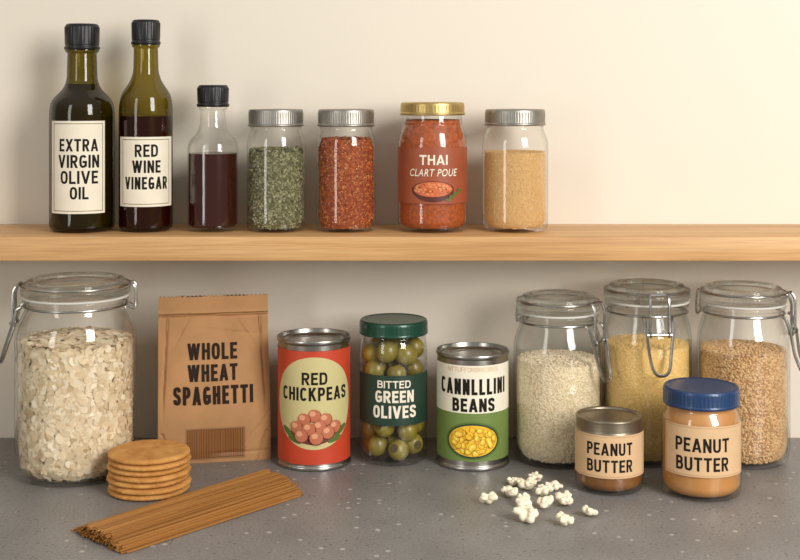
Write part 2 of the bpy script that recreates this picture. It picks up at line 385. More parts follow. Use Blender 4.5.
class Design:
    """Flat artwork in u (across) and v (up), wrapped on a surface by a mapping."""
    def __init__(s,cx=0,D=1,R=1,zb=0):
        s.items=[]; s.cx=cx; s.D=D; s.R=R; s.zb=zb
    def U(s,px):
        q=(px-s.cx)*s.D/FP/s.R; q=max(-0.985,min(0.985,q)); return s.R*math.asin(q)
    def V(s,py): return HC-(py-88)*(s.D-s.R)/FP-s.zb
    def poly(s,pts,mat,layer=0): s.items.append((list(pts),[tuple(range(len(pts)))],mat,layer))
    def rectuv(s,u0,v0,u1,v1,mat,layer=0): s.poly([(u0,v0),(u1,v0),(u1,v1),(u0,v1)],mat,layer)
    def rect(s,x0,y0,x1,y1,mat,layer=0): s.rectuv(s.U(x0),s.V(y1),s.U(x1),s.V(y0),mat,layer)
    def frame(s,x0,y0,x1,y1,mat,layer=1,w=0.0005):
        u0,u1,v0,v1=s.U(x0),s.U(x1),s.V(y1),s.V(y0)
        s.rectuv(u0,v0,u1,v0+w,mat,layer); s.rectuv(u0,v1-w,u1,v1,mat,layer)
        s.rectuv(u0,v0+w,u0+w,v1-w,mat,layer); s.rectuv(u1-w,v0+w,u1,v1-w,mat,layer)
    def ell(s,cx,cy,a,b,mat,layer=0,rot=0,n=28,half=None):
        u,v=s.U(cx),s.V(cy); k=s.D/FP; pts=[]
        for i in range(n):
            t=2*math.pi*i/n
            if half: t=math.pi+math.pi*i/(n-1)
            x,y=a*k*math.cos(t),b*k*math.sin(t)
            pts.append((u+x*math.cos(rot)-y*math.sin(rot),v+x*math.sin(rot)+y*math.cos(rot)))
        s.poly(pts,mat,layer)
    def text(s,body,x0,y0,x1,y1,mat,layer=1,wt=.175,gap=.11):
        U0,U1,V0,V1=s.U(x0),s.U(x1),s.V(y1),s.V(y0)
        vs,fs=sans(body,U1-U0,V1-V0,wt,gap)
        for j,f in enumerate(fs):
            s.items.append(([(vs[i][0]+U0,vs[i][1]+V0) for i in f],[tuple(range(len(f)))],mat,layer+.01*(j%5)))
    def italic(s,body,x0,y0,x1,y1,mat,layer=1):
        vs,fs=text2d(body,.008,.25)
        xs=[v[0] for v in vs]; ys=[v[1] for v in vs]; a,b,c,d=min(xs),max(xs),min(ys),max(ys)
        U0,U1,V0,V1=s.U(x0),s.U(x1),s.V(y1),s.V(y0)
        s.items.append(([((x-a)/(b-a)*(U1-U0)+U0,(y-c)/(d-c)*(V1-V0)+V0) for x,y in vs],fs,mat,layer))
    def build(s,mapf,mb,step=0.002,vstep=None):
        for vs,fs,mat,layer in s.items:
            bm=bmesh.new(); bv=[bm.verts.new((x,y,0)) for x,y in vs]
            for f in fs:
                try: bm.faces.new([bv[i] for i in f])
                except ValueError: pass
            for ax,st in ((0,step),(1,vstep)):
                if not st: continue
                lo=min(v.co[ax] for v in bm.verts); hi=max(v.co[ax] for v in bm.verts)
                k=math.ceil(lo/st)
                while k*st<hi:
                    co=[0,0,0]; co[ax]=k*st; no=[0,0,0]; no[ax]=1
                    bmesh.ops.bisect_plane(bm,geom=bm.verts[:]+bm.edges[:]+bm.faces[:],plane_co=co,plane_no=no,dist=1e-7)
                    k+=1
            bm.verts.index_update(); bm.normal_update()
            V=[mapf(v.co.x,v.co.y,0.00015*layer) for v in bm.verts]
            F=[]
            for f in bm.faces:
                ids=[v.index for v in f.verts]
                if f.normal.z<0: ids.reverse()
                F.append(ids)
            mb.add(V,F,mat); bm.free()
def cyl(R,off=0.0004):
    def f(u,v,h):
        a=u/R; r=R+off+h
        return (r*math.sin(a),-r*math.cos(a),v)
    return f

# ------------------------------------------------------------------ grains
def ico():
    bm=bmesh.new(); bmesh.ops.create_icosphere(bm,subdivisions=1,radius=1)
    v=np.array([tuple(x.co) for x in bm.verts]); f=[tuple(y.index for y in x.verts) for x in bm.faces]; bm.free(); return v,f
ICO=ico()
def flake_t():
    v=[(0,0,.35),(0,0,-.1)]+[(math.cos(i*math.pi/4)*(1+.12*math.sin(3*i)),math.sin(i*math.pi/4)*(1+.1*math.cos(2*i)),0.12*math.sin(i*2)) for i in range(8)]
    f=[(0,2+i,2+(i+1)%8) for i in range(8)]+[(1,2+(i+1)%8,2+i) for i in range(8)]
    return np.array(v),f
FLK=flake_t()
def oat_t():
    rim=[(1.0,.1),(.72,.66),(.18,1.0),(-.45,.86),(-.95,.42),(-.9,-.3),(-.5,-.86),(.05,-.92),(.3,-.62),(.62,-.78),(.98,-.4)]
    n=len(rim); z=[.5*math.sin(i*1.9)+.25*math.sin(i*3.7) for i in range(n)]
    v=[(0,0,.15)]+[(a,b,z[i]) for i,(a,b) in enumerate(rim)]+[(0,0,-.5)]+[(a*.97,b*.97,z[i]-.6) for i,(a,b) in enumerate(rim)]
    f=[(0,1+i,1+(i+1)%n) for i in range(n)]+[(n+1,n+2+(i+1)%n,n+2+i) for i in range(n)]+[(1+i,n+2+i,n+2+(i+1)%n,1+(i+1)%n) for i in range(n)]
    return np.array(v),f
OAT=oat_t()
def grains(mb,tpl,n,prof,size,tilt,mat,topbump=0.002,var=0.25,spread=0.0):
    tv,tf=tpl
    segs=[]
    for (r0,z0),(r1,z1) in zip(prof,prof[1:]):
        L=math.hypot(r1-r0,z1-z0); A=math.pi*(r0+r1)*L
        segs.append((A,r0,z0,r1,z1))
    A=np.array([q[0] for q in segs]); P=A/A.sum()
    idx=rng.choice(len(segs),n,p=P); allv=[];allf=[];o=0
    for i in idx:
        _,r0,z0,r1,z1=segs[i]
        t=rng.random()
        if r1<1e-4: t=1-math.sqrt(rng.random())
        elif r0<1e-4: t=math.sqrt(rng.random())
        r=r0+(r1-r0)*t; z=z0+(z1-z0)*t; a=rng.random()*2*math.pi
        nr,nz=(z1-z0),-(r1-r0); L=math.hypot(nr,nz); nr/=L; nz/=L
        n_=Vector((nr*math.sin(a),-nr*math.cos(a),nz))
        if nz>0.7: z+=rng.random()*topbump
        else: r+=rng.random()*spread
        n_=(n_+Vector(rng.normal(0,tilt,3))).normalized()
        t_=n_.orthogonal().normalized(); b_=n_.cross(t_); ph=rng.random()*2*math.pi
        e1=t_*math.cos(ph)+b_*math.sin(ph); e2=n_.cross(e1)
        s=1+rng.uniform(-var,var)
        R=np.array([list(e1*size[0]*s),list(e2*size[1]*s*(1+rng.uniform(-var,var)*.5)),list(n_*size[2]*s)])
        allv.append(tv@R+np.array((r*math.sin(a),-r*math.cos(a),z)))
        allf.extend([tuple(k+o for k in f) for f in tf]); o+=len(tv)
    mb.add(np.concatenate(allv).tolist(),allf,mat)
def content(name,label,cat,X,D,z,prof,tpl,n,size,tilt,mat,basemat,topbump=0.002,var=0.25,smooth=60,spread=0.0):
    mb=MB(); mb.add(*lathe(prof,64),basemat)
    grains(mb,tpl,n,prof[1:] if prof[0][0]<1e-6 else prof,size,tilt,mat,topbump,var=var,spread=spread)
    o=mb.obj(name,loc=(X,D-WD,z),smooth=smooth)
    return tag(o,label,cat,kind='stuff')

# ================================================================== SETTING
w=MB().add(*box(-1.6,1.6,0,0.1,-0.9,1.5),'wall').obj('wall_back',smooth=0); w['kind']='structure'
w['label']='plain warm off-white painted wall behind the shelf'
fl=MB().add(*box(-1.6,1.6,-2.6,0.1,-0.95,-0.9),'wall').obj('floor',smooth=0); fl['kind']='structure'
ct=bevbox('countertop',(-1.2,1.2,-0.66,-0.0005,-0.04,0.0),'stone',0.003)
tag(ct,'grey speckled stone countertop against the pale wall','countertop')
cb=bevbox('base_cabinet',(-1.2,1.2,-0.62,-0.001,-0.9,-0.0401),'cream',0.003)
tag(cb,'plain cream kitchen base cabinet under the grey countertop','cabinet')
sh=bevbox('wall_shelf',(-1.2,1.2,-(WD-1.265),-0.0005,SH-0.0235,SH),'wood',0.0012)
tag(sh,'light oak wooden wall shelf carrying bottles and jars','shelf')

# ================================================================== SHELF ITEMS
SD=1.325
def cap_ribbed(R,z0,z1,n=36):
    prof=[(0,z0+.0005),(R*1.03,z0),(R*1.05,z0+.003),(R*0.98,z0+.0036),(R*.98,z0+.005),(R,z0+.0055),(R,z1-.003),(R*.9,z1),(0,z1)]
    return lathe(rnd(prof,.0012,3),n*4,(n,R*.02,z0+.0058,z1-.0032))
def bottle(name,label,X,R,H,capR,capz,neckR,zneck,zsh,glass,liquid,zfill,lname,clabel='black ribbed screw cap'):
    e=thing(name,label,'bottle',X,SD,SH)
    prof=[(0,.002),(R*.8,.0),(R,.003),(R,zsh),(R*.93,zsh+(zneck-zsh)*.4),(neckR*1.25,zneck-.003),(neckR*1.02,zneck+.006),(neckR*.97,capz-.003),(neckR*1.12,capz-.002),(neckR*1.12,capz+.003),(neckR*.8,capz+.004)]
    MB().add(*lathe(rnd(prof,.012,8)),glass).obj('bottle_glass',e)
    P2=[p for p in rnd(prof,.012,8) if p[1]>.003]
    def rr(z):
        for (r0,z0),(r1,z1) in zip(P2,P2[1:]):
            if z0<=z<=z1: return r0+(r1-r0)*(z-z0)/(z1-z0+1e-9)
        return R
    lp=[(0,.004),(R-.004,.004),(R-.0012,.007)]
    last=.007
    for r,z in P2:
        if z>last+.001 and z<zfill: lp.append((r-.0012,z)); last=z
    rf=rr(zfill)-.0012
    lp+=[(rf,zfill),(0,zfill)]
    MB().add(*lathe(lp),liquid).obj(lname,e)
    c=MB().add(*cap_ribbed(capR,capz,H),'blackcap').obj('screw_cap',e); c['label']=clabel
    return e
z_of=lambda py:(230.3-py)/981.0
# olive oil
e=bottle('olive_oil_bottle','tall dark green glass bottle of extra virgin olive oil, black cap',-.324,.0326,z_of(24),.0172,z_of(50),.0150,z_of(86),z_of(110),'oilglass','oil',z_of(84),'oil')
R=.0326; d=Design(82,SD,R,SH)
d.rect(53.5,121,103.5,214,'cream',0); d.frame(55.5,123.5,101.5,211.5,'ink',1)
for t,y0,y1,a,b in (('EXTRA',139,151.5,61,97),('VIRGIN',155,168,60,98),('OLIVE',171,184,62,97),('OIL',187,199.5,70.5,88)):
    d.text(t,a,y0,b,y1,'ink',1)
mb=MB(); d.build(cyl(R),mb); o=mb.obj('label',e,smooth=0); o['label']='cream paper label reading EXTRA VIRGIN OLIVE OIL'
# vinegar
e=bottle('vinegar_bottle','tall green glass bottle of red wine vinegar, black cap',-.259,.027,z_of(20),.0143,z_of(45),.0125,z_of(78),z_of(106),'vinglass','vinegar',z_of(116),'vinegar')
R=.027; d=Design(146,SD,R,SH)
d.rect(121.5,137,170.5,207,'cream',0); d.frame(124,139.5,168,204.5,'ink',1)
for t,y0,y1,a,b in (('RED',144.5,157,135.5,157.5),('WINE',160.5,173,133,160),('VINEGAR',177,189.5,126.5,166)):
    d.text(t,a,y0,b,y1,'ink',1)
mb=MB(); d.build(cyl(R),mb); o=mb.obj('label',e,smooth=0); o['label']='cream paper label reading RED WINE VINEGAR'
# small bottle
bottle('sauce_bottle','short clear glass bottle of dark red-brown liquid, black cap',-.1906,.0258,z_of(85),.0158,z_of(107),.0128,z_of(130),z_of(148),'glass','soy',z_of(153),'dark_liquid')

def band_lid(R,z0,z1,mat,n=72,amp=.00014):
    prof=[(R*.9,z0),(R+.0006,z0),(R+.0008,z0+.002),(R,z0+.0028),(R,z1-.003),(R*.985,z1-.0005),(R*.93,z1),(R*.88,z1-.0012),(0,z1-.0012)]
    return lathe(rnd(prof,.0008,3),n*4,(n,amp,z0+.003,z1-.0032))
def jar_prof(R,Rn,zs,zn,zt,rad=.009):
    return rnd([(0,.002),(R*.75,.0),(R*.97,.0008),(R,.008),(R,zs),(Rn+.0005,zn)],rad,8)+rnd([(Rn+.0002,zn+.0004),(Rn,zn+.002),(Rn+.0010,zn+.003),(Rn,zn+.004),(Rn,zt)],.0006,3)
def small_jar(name,label,X,D,zb,R,H,lidR,lidh,lidmat,zsh,lidlabel,glass='glass'):
    e=thing(name,label,'jar',X,D,zb)
    Rn=lidR-.0022
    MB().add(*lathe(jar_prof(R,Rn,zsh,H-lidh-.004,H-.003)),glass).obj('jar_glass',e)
    c=MB().add(*band_lid(lidR,H-lidh,H,lidmat),lidmat).obj('lid',e); c['label']=lidlabel
    return e
def cprof(R,zt,zsh=None,Rn=None,zb=.004):
    p=[(0,zb),(R*.78,zb),(R-.0045,zb+.004),(R-.0030,.013)]
    if zsh and zt>zsh: p+=[(R-.0032,zsh),(R-.0038-(R-Rn)*(zt-zsh)/.013,zt)]
    else: p+=[(R-.0030,zt)]
    p+=[(0,zt+.001)]
    return p
M['herb']=island_mat('herb_flakes',[C(98,98,62),C(130,128,92),C(160,156,122),C(112,110,76),C(176,170,138),C(88,86,56)],.85,.15)
M['herbbase']=pmat('herb_base',C(92,92,60),.9,vary=.3,vscale=300)
M['chili']=island_mat('chili_flakes',[C(140,54,26),C(186,90,44),C(112,42,20),C(200,124,66),C(164,68,30),C(212,150,90),C(130,50,24)],.65,.15)
M['chilibase']=pmat('chili_base',C(142,64,30),.8,vary=.3,vscale=300)
M['tan']=island_mat('tan_granules',[C(206,166,108),C(220,184,128),C(196,152,96),C(230,198,146)],.8)
M['tanbase']=pmat('tan_base',C(208,168,112),.9,vary=.1,vscale=300)
M['oat']=island_mat('oat_flakes',[C(236,218,184),C(222,198,160),C(250,238,212),C(208,184,144),C(242,226,196),C(228,206,170)],.95,.05)
M['oatbase']=pmat('oat_base',C(190,164,124),.95,vary=.2,vscale=200,spec=.05)
M['rice']=island_mat('rice_grains',[C(242,226,194),C(232,214,180),C(250,238,212),C(224,206,170)],.6)
M['ricebase']=pmat('rice_base',C(216,198,160),.9,vary=.1,vscale=300)
M['cous']=island_mat('couscous_grains',[C(248,214,142),C(240,204,126),C(252,226,160),C(244,210,134)],.7)
M['cousbase']=pmat('couscous_base',C(234,196,120),.9,vary=.1,vscale=300)
M['wheat']=island_mat('wheat_grains',[C(214,172,120),C(226,190,140),C(198,152,102),C(232,202,156)],.6)
M['wheatbase']=pmat('wheat_base',C(180,138,92),.9,vary=.1,vscale=300)

H=.1235
small_jar('spice_jar','clear glass jar of dried green herbs with silver lid',-.1264,SD,SH,.0298,H,.0278,.0175,'silver',.091,'ribbed silver screw lid')
content('dried_herbs','dried green herb flakes inside a clear glass jar','herbs',-.1264,SD,SH,cprof(.0298,z_of(151)),FLK,5500,(.0020,.0009,.0005),.45,'herb','herbbase',.003)
small_jar('spice_jar','clear glass jar of red chili flakes with silver lid',-.055,SD,SH,.0305,H,.0285,.0175,'silver',.091,'ribbed silver screw lid')
content('chili_flakes','coarse red-orange chili flakes inside a clear glass jar','spice',-.055,SD,SH,cprof(.0305,z_of(139),.084,.0270),FLK,8000,(.0012,.0009,.0005),.5,'chili','chilibase',.001)
small_jar('spice_jar','wider clear glass jar of tan granules with silver lid',.1172,SD,SH,.0335,H,.0305,.0165,'silver',.091,'ribbed silver screw lid')
content('tan_granules','fine tan seasoning granules inside a clear glass jar','spice',.1172,SD,SH,cprof(.0335,z_of(152)),ICO,8000,(.0007,.0006,.0005),.3,'tan','tanbase',.0006)
# curry jar
X=.0331; R=.0352
e=thing('curry_paste_jar','glass jar of orange-red Thai curry paste with gold lid','jar',X,SD,SH)
H=.1305
MB().add(*lathe(jar_prof(R,.0300,.092,.107,H-.003)),'glass').obj('jar_glass',e)
MB().add(*lathe(rnd([(0,.004),(R-.006,.004),(R-.0015,.009),(R-.0015,.091),(.0285,.107),(.0285,.113),(0,.113)],.009,8)),'sauce').obj('curry_paste',e)
c=MB().add(*band_lid(.0325,H-.0130,H,'gold',60,.00008),'gold').obj('lid',e); c['label']='gold metal twist lid'
d=Design(432.5,SD,R,SH)
d.rect(397.5,148,467.5,204,'thai',0)
d.text('THAI',420,155,447,165,'cream',2,wt=.19)
d.italic('CLART POUE',411,169,456,176.5,'cream',2)
d.ell(433,189,21.5,13,'thaired',1,half=True); d.ell(433,190,21.5,8.5,'thaired',1.5); d.ell(433,189.5,19.5,7.3,'thaimid',2)
for i in range(90):
    a=random.uniform(0,6.28); q=math.sqrt(random.random())
    d.ell(433+17.5*q*math.cos(a),189.3+5.8*q*math.sin(a),1.5,1.1,random.choice(['thaimid','thaiorange','thaiorange','sauce','thaimid']),3+i%7*.6,n=7)
for k in range(7): d.ell(447+k*1.9,200-k*1.6,3.2,1.0,'leaf',8,rot=1.1 if k%2 else -.2,n=10)
mb=MB(); d.build(cyl(R),mb); o=mb.obj('label',e,smooth=0); o['label']='rust-orange label reading THAI CLART POUE with curry bowl picture'

# ================================================================== CLIP TOP JARS
def clip_jar(label,X,D,R,H,Rl,Rn,zsh,zneck,phi):
    e=thing('clip_top_jar',label,'jar',X,D,0,rot=0,group=None)
    zr=H-.0180; w=.0022
    prof=rnd([(0,.003),(R*.70,.003),(R*.78,0),(R*.93,.0005),(R,.012),(R,zsh),(Rn+.001,zneck),(Rn,zneck+.003),(Rn,zr-.005),(Rn+.003,zr-.003),(Rn+.003,zr),(Rn-.003,zr)],.012,8)
    inner=rnd([(Rn-.003,zr),(Rn-w,zneck+.002),(R-w,zsh-.001),(R-w,.012),(R*.92,.0045),(0,.0045)],.010,8)
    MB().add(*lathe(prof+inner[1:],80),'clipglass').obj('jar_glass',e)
    g=MB().add(*lathe(rnd([(Rn-.002,zr),(Rl-.001,zr),(Rl-.001,zr+.0020),(Rn-.002,zr+.0020)],.0008,3),80),'gasket').obj('gasket',e); g['label']='pale rubber sealing ring'
    lp=rnd([(0,zr+.004),(Rn-.004,zr+.004),(Rl-.004,zr+.0022),(Rl,zr+.0032),(Rl,zr+.0095),(Rl-.0015,zr+.0115),(Rl-.0045,zr+.0125),(Rl-.005,H-.002),(Rl-.007,H),(Rl-.012,H-.0003),(Rl-.015,H-.0035),(0,H-.0035)],.002,4)
    l=MB().add(*lathe(lp,80),'lidglass').obj('lid',e); l['label']='thick clear glass lid'
    mb=MB()
    def ring(r,z): return [(r*math.sin(a),-r*math.cos(a),z) for a in [2*math.pi*k/64 for k in range(64)]]
    mb.add(*tube(ring(Rn+.0012,zneck+.0048),.0012,8,True),'wire')
    mb.add(*tube(ring(Rl-.0006,zr+.0122),.0010,8,True),'wire')
    er=Vector((math.sin(phi),-math.cos(phi),0)); et=Vector((math.cos(phi),math.sin(phi),0))
    P=lambda r,t,z: tuple(er*r+et*t+Vector((0,0,z)))
    zn=zneck+.0048; zl=zr+.0120
    hx=.0025 if X>0 else .005
    for s in (-1,1):
        mb.add(*tube(spline([P(-(Rl-.001),s*.008,zl),P(-(Rl+hx-.001),s*.008,zl-.002),P(-(Rl+hx),s*.008,zn+.003),P(-(Rl+hx-.001),s*.009,zn-.004),P(-(Rn+.002),s*.009,zn-.001)],6),.0011),'wire')
    mb.add(*tube([P(-(Rl+hx),-.009,zn+.002),P(-(Rl+hx),.009,zn+.002)],.0011),'wire')
    mb.obj('wire_clamp',e)['label']='steel wire rings around neck and lid'
    mb=MB()
    ro=Rl+.003; rb=R+.0105
    mb.add(*tube(spline([P(ro+.003,-.0092,zn-.016),P(ro+.003,-.0092,zl-.008),P(ro,-.009,zl),P(Rl+.001,-.0085,zl+.001),P(Rl+.001,.0085,zl+.001),P(ro,.009,zl),P(ro+.003,.0092,zl-.008),P(ro+.003,.0092,zn-.016)],6),.0014),'wire')
    mb.add(*tube(spline([P(Rn+.002,-.014,zn),P(ro-.001,-.0138,zn-.003),P(ro+.002,-.0134,zn-.012),P(ro+.004,-.0125,zn-.020),P(R+.007,-.0105,zn-.036),P(rb,-.0085,zn-.047),P(rb+.0015,-.005,zn-.0525),P(rb+.002,0,zn-.054),P(rb+.0015,.005,zn-.0525),P(rb,.0085,zn-.047),P(R+.007,.0105,zn-.036),P(ro+.004,.0125,zn-.020),P(ro+.002,.0134,zn-.012),P(ro-.001,.0138,zn-.003),P(Rn+.002,.014,zn)],6),.0016),'wire')
    mb.add(*tube([P(ro+.0032,-.0136,zn-.016),P(ro+.0032,.0136,zn-.016)],.0014),'wire')
    for s in (-1,1):
        c0=Vector(P(ro+.003,s*.0092,zn-.016))
        mb.add(*tube([c0+er*(.0024*math.cos(q*math.pi/5))+Vector((0,0,.0024*math.sin(q*math.pi/5))) for q in range(10)],.0010,6,True),'wire')
    mb.obj('latch',e)['label']='steel wire swing latch'
    return e
rad=math.radians
clip_jar('large clear clip-top glass jar filled with rolled oats',-.314,1.260,.0575,.188,.0520,.0475,.140,.158,rad(-82))
content('rolled_oats','pale rolled oat flakes filling the large clip-top jar','oats',-.314,1.260,0,[(0,.006),(.043,.006),(.0490,.014),(.0515,.03),(.0515,.127),(0,.132)],OAT,7500,(.0039,.0034,.00028),.16,'oat','oatbase',.004,smooth=15,var=.32,spread=.0022)
clip_jar('clear clip-top glass jar filled with pale rice',.1586,1.305,.0445,.165,.0415,.0378,.118,.134,rad(52))
content('rice_grains','short pale rice grains filling a clip-top jar','rice',.1586,1.305,0,[(0,.0055),(.035,.0055),(.0392,.013),(.0408,.02),(.0408,.100),(0,.104)],ICO,14000,(.0016,.00065,.0006),.2,'rice','ricebase',.0015)
clip_jar('clear clip-top glass jar of yellow couscous, latch facing forward',.249,1.312,.0445,.175,.0430,.0390,.126,.143,rad(4))
content('couscous_grains','fine yellow couscous filling a clip-top jar','couscous',.249,1.312,0,[(0,.0055),(.035,.0055),(.0394,.013),(.0412,.02),(.0412,.115),(0,.118)],ICO,13000,(.0008,.0007,.0006),.25,'cous','cousbase',.001)
clip_jar('clear clip-top glass jar filled with brown wheat grains',.3445,1.305,.0455,.174,.0430,.0390,.126,.143,rad(62))
content('wheat_grains','small tan-brown wheat grains filling a clip-top jar','grain',.3445,1.305,0,[(0,.0055),(.036,.0055),(.0400,.013),(.0418,.02),(.0418,.110),(0,.113)],ICO,11000,(.0016,.0011,.0009),.25,'wheat','wheatbase',.0015)

# ================================================================== CANS
def can(name,label,X,D,R,H):
    e=thing(name,label,'can',X,D,0)
    prof=[(0,.002),(R-.004,.002),(R-.003,0),(R,.0003),(R+.0003,.002),(R,.0035),(R-.0012,.0045),(R-.0012,H-.0045),(R,H-.0035),(R+.0003,H-.0015),(R-.0002,H),(R-.0014,H-.0002),(R-.0018,H-.0045),(R-.005,H-.005),(R-.006,H-.0035),(R-.008,H-.0035),(R-.009,H-.005),(R-.016,H-.005),(R-.017,H-.0042),(R-.019,H-.005),(0,H-.0048)]
    MB().add(*lathe(rnd(prof,.0008,3),96),'tin').obj('can_body',e)
    return e
X,D,R,H=-.0857,1.296,.0369,.1262
e=can('chickpea_can','tin can of red chickpeas with red and olive label',X,D,R,H)
Rl=R-.0009; d=Design(314,D,R,0); hw=math.pi*R-.0001
d.rectuv(-hw,.0065,hw,.1165,'red',0)
d.ell(314,404,44,45,'palegreen',1,n=60)
d.text('RED',302,373,327,385.5,'ink',2,wt=.19); d.text('CHICKPEAS',284,388,345,401.5,'ink',2,wt=.19)
d.ell(289,434,9,3,'leaf',2,rot=-.6); d.ell(340,433,9,3,'leaf',2,rot=.6); d.ell(295,441,8,2.6,'leaf',2,rot=-.3); d.ell(334,441,8,2.6,'leaf',2,rot=.3)
d.ell(314,431,24,14,'darkred',2,n=30,half=True)
for k,(x,y) in enumerate([(314,416),(304,420),(325,420),(297,428),(334,428),(319,427),(309,429),(327,433),(302,436),(316,438)]):
    L=3+3*k
    d.ell(x+.4,y+.6,6.7,6.5,'darkred',L,n=26); d.ell(x,y,6.2,6.1,'chick',L+1,n=26); d.ell(x-1.4,y-1.9,3,2.6,'chicklight',L+2,n=16)
d.items=[(a_[0],a_[1],a_[2],a_[3]*.5) for a_ in d.items]
mb=MB(); d.build(cyl(Rl,.0001),mb); mb.obj('label',e,smooth=0)['label']='red label with olive oval reading RED CHICKPEAS'

X,D,R,H=.0723,1.296,.0365,.1120
e=can('bean_can','tin can of cannellini beans, cream and green label',X,D,R,H)
d=Design(472.5,D,R,0); hw=math.pi*R-.0001
vm=d.V(414)
d.rectuv(-hw,vm,hw,H-.0095,'creamlabel',0); d.rectuv(-hw,.0095,hw,vm,'green',0)
d.text('NTTUFFORBREORES',449,368,497,372.5,'tanlabel',1,wt=.12)
d.text('CANNLLLINI',442,379.5,504,395.5,'ink',1,wt=.185); d.text('BEANS',453,399,494,412.5,'ink',1,wt=.21)
d.ell(473,441.5,28.5,18.5,'leaf',1,n=44); d.ell(473,441.5,26.5,16.8,'darkgreen',2,n=44); d.ell(473,441.5,25,15.2,'corn',3,n=44)
random.seed(3)
for k in range(95):
    a=random.uniform(0,6.28); q=math.sqrt(random.random())*.9
    x,y=473+22.8*q*math.cos(a),441.5+13.6*q*math.sin(a); ro=random.uniform(0,3)
    L=4+(k%10)*1.2
    d.ell(x,y,3.5,2.8,'cornshade',L,rot=ro,n=12); d.ell(x-.2,y-.2,3.0,2.3,'corn',L+.4,rot=ro,n=12)
    if k%2: d.ell(x-.5,y-.6,1.7,1.2,'cornlight',L+.8,rot=ro,n=8)
mb=MB(); d.build(cyl(R-.0009,.0001),mb); mb.obj('label',e,smooth=0)['label']='cream and green label reading CANNLLLINI BEANS'

# ================================================================== OLIVE JAR
X,D,R,H=-.0065,1.307,.0338,.1405
e=thing('olive_jar','glass jar of green olives with dark green lid','jar',X,D,0)
MB().add(*lathe(jar_prof(R,.0318,.112,.121,H-.003)),'glass').obj('jar_glass',e)
prof=[(.030,H-.0145),(.0343,H-.0145),(.0347,H-.013),(.0342,H-.012),(.0342,H-.003),(.0335,H-.0008),(.0318,H),(.030,H-.001),(0,H-.001)]
MB().add(*lathe(rnd(prof,.001,3),200,(50,.00010,H-.0119,H-.0032)),'greenlid').obj('lid',e)['label']='dark green metal twist lid'
d=Design(393.5,D,R,0)
d.rect(358,376,429,426,'darkgreen',0)
d.text('BITTED',378,381,410,388.5,'cream',1); d.text('GREEN',376,391,413,403,'cream',1,wt=.20); d.text('OLIVES',374,406,415,418.5,'cream',1,wt=.20)
mb=MB(); d.build(cyl(R),mb); mb.obj('label',e,smooth=0)['label']='dark green label reading BITTED GREEN OLIVES'
bm=bmesh.new(); bmesh.ops.create_uvsphere(bm,u_segments=20,v_segments=14,radius=1)
for v in bm.verts:
    if v.co.z>.96: v.co.z=.88
    v.co=Vector((v.co.x*.0106,v.co.y*.0106,v.co.z*.0118))
ome=bpy.data.meshes.new('green_olive'); bm.to_mesh(ome); bm.free()
ome.materials.append(M['olive']); ome.materials.append(M['olivepit'])
for p in ome.polygons:
    p.use_smooth=True
    if p.center.z>.0101: p.material_index=1
base=None
for L in range(6):
    z=.0140+L*.0188
    for k in range(7):
        rr=.0214 if k<6 else .0
        a=(k+(.5 if L%2 else 0)+.26*random.random())*2*math.pi/6
        o=bpy.data.objects.new('green_olive',ome) if base is None else base.copy()
        base=base or o
        COL.objects.link(o)
        o.location=(X+rr*math.sin(a),D-WD-rr*math.cos(a),z+((.0028 if k%2 else -.0012)+random.uniform(-.0012,.0012) if k<6 else .004))
        if L==0: o.location.z=max(o.location.z,.0138)
        o.rotation_euler=(random.uniform(-1.0,1.0)*.6+(.0 if random.random()<.5 else 1.3),random.uniform(-.7,.7),random.uniform(-1.4,1.4))
        sc=random.uniform(.92,1.01); o.scale=(sc,sc,sc)
        tag(o,'glossy green olive packed inside the glass jar','olive','green olives inside the jar')

# ================================================================== PEANUT BUTTER
X,D,R,H=.1950,1.212,.0315,.0682
e=thing('peanut_butter_jar','small squat jar of peanut butter with grey metal lid','jar',X,D,0)
MB().add(*lathe(jar_prof(R,.0292,.046,.051,H-.003)),'glass').obj('jar_glass',e)
MB().add(*lathe(rnd([(0,.003),(R-.006,.003),(R-.0015,.008),(R-.0015,.045),(.0275,.051),(.0275,.056),(0,.056)],.007,6)),'pbdark').obj('peanut_butter',e)
prof=[(.028,H-.0145),(.0312,H-.0145),(.0316,H-.012),(.0308,H-.011),(.0308,H-.003),(.0312,H-.001),(.0305,H),(.0288,H-.0005),(.028,H-.0025),(.022,H-.0025),(.0215,H-.0018),(0,H-.0018)]
MB().add(*lathe(rnd(prof,.0008,3),96),'darktin').obj('lid',e)['label']='warm grey metal lid'
d=Design(609,D,R,0); d.rect(575.5,436,642.5,479,'tanlabel',0); d.frame(577,437.5,641,477.5,'tanedge',1,.0004)
d.text('PEANUT',588,443.5,631,456,'ink',1); d.text('BUTTER',588,460.5,631,473,'ink',1)
mb=MB(); d.build(cyl(R),mb); mb.obj('label',e,smooth=0)['label']='tan paper label reading PEANUT BUTTER'
X,D,R,H=.2775,1.198,.0362,.0985
e=thing('peanut_butter_jar','glass jar of smooth peanut butter with blue lid','jar',X,D,0)
MB().add(*lathe(jar_prof(R,.0318,.069,.0785,H-.003)),'glass').obj('jar_glass',e)
MB().add(*lathe(rnd([(0,.003),(R-.007,.003),(R-.0015,.009),(R-.0015,.068),(.0300,.0785),(.0298,.084),(0,.084)],.009,8)),'pb').obj('peanut_butter',e)
prof=[(.031,H-.0165),(.0346,H-.0165),(.0350,H-.0145),(.0344,H-.0135),(.0344,H-.003),(.0337,H-.0005),(.032,H),(.0295,H-.0008),(0,H-.0008)]
MB().add(*lathe(rnd(prof,.001,3),240,(60,.00016,H-.013,H-.0032)),'bluelid').obj('lid',e)['label']='blue ridged screw lid'
d=Design(701,D,R,0); d.rect(667,427,739,478,'tanlabel',0); d.frame(668,428.5,738,476.5,'tanedge',1,.0004)
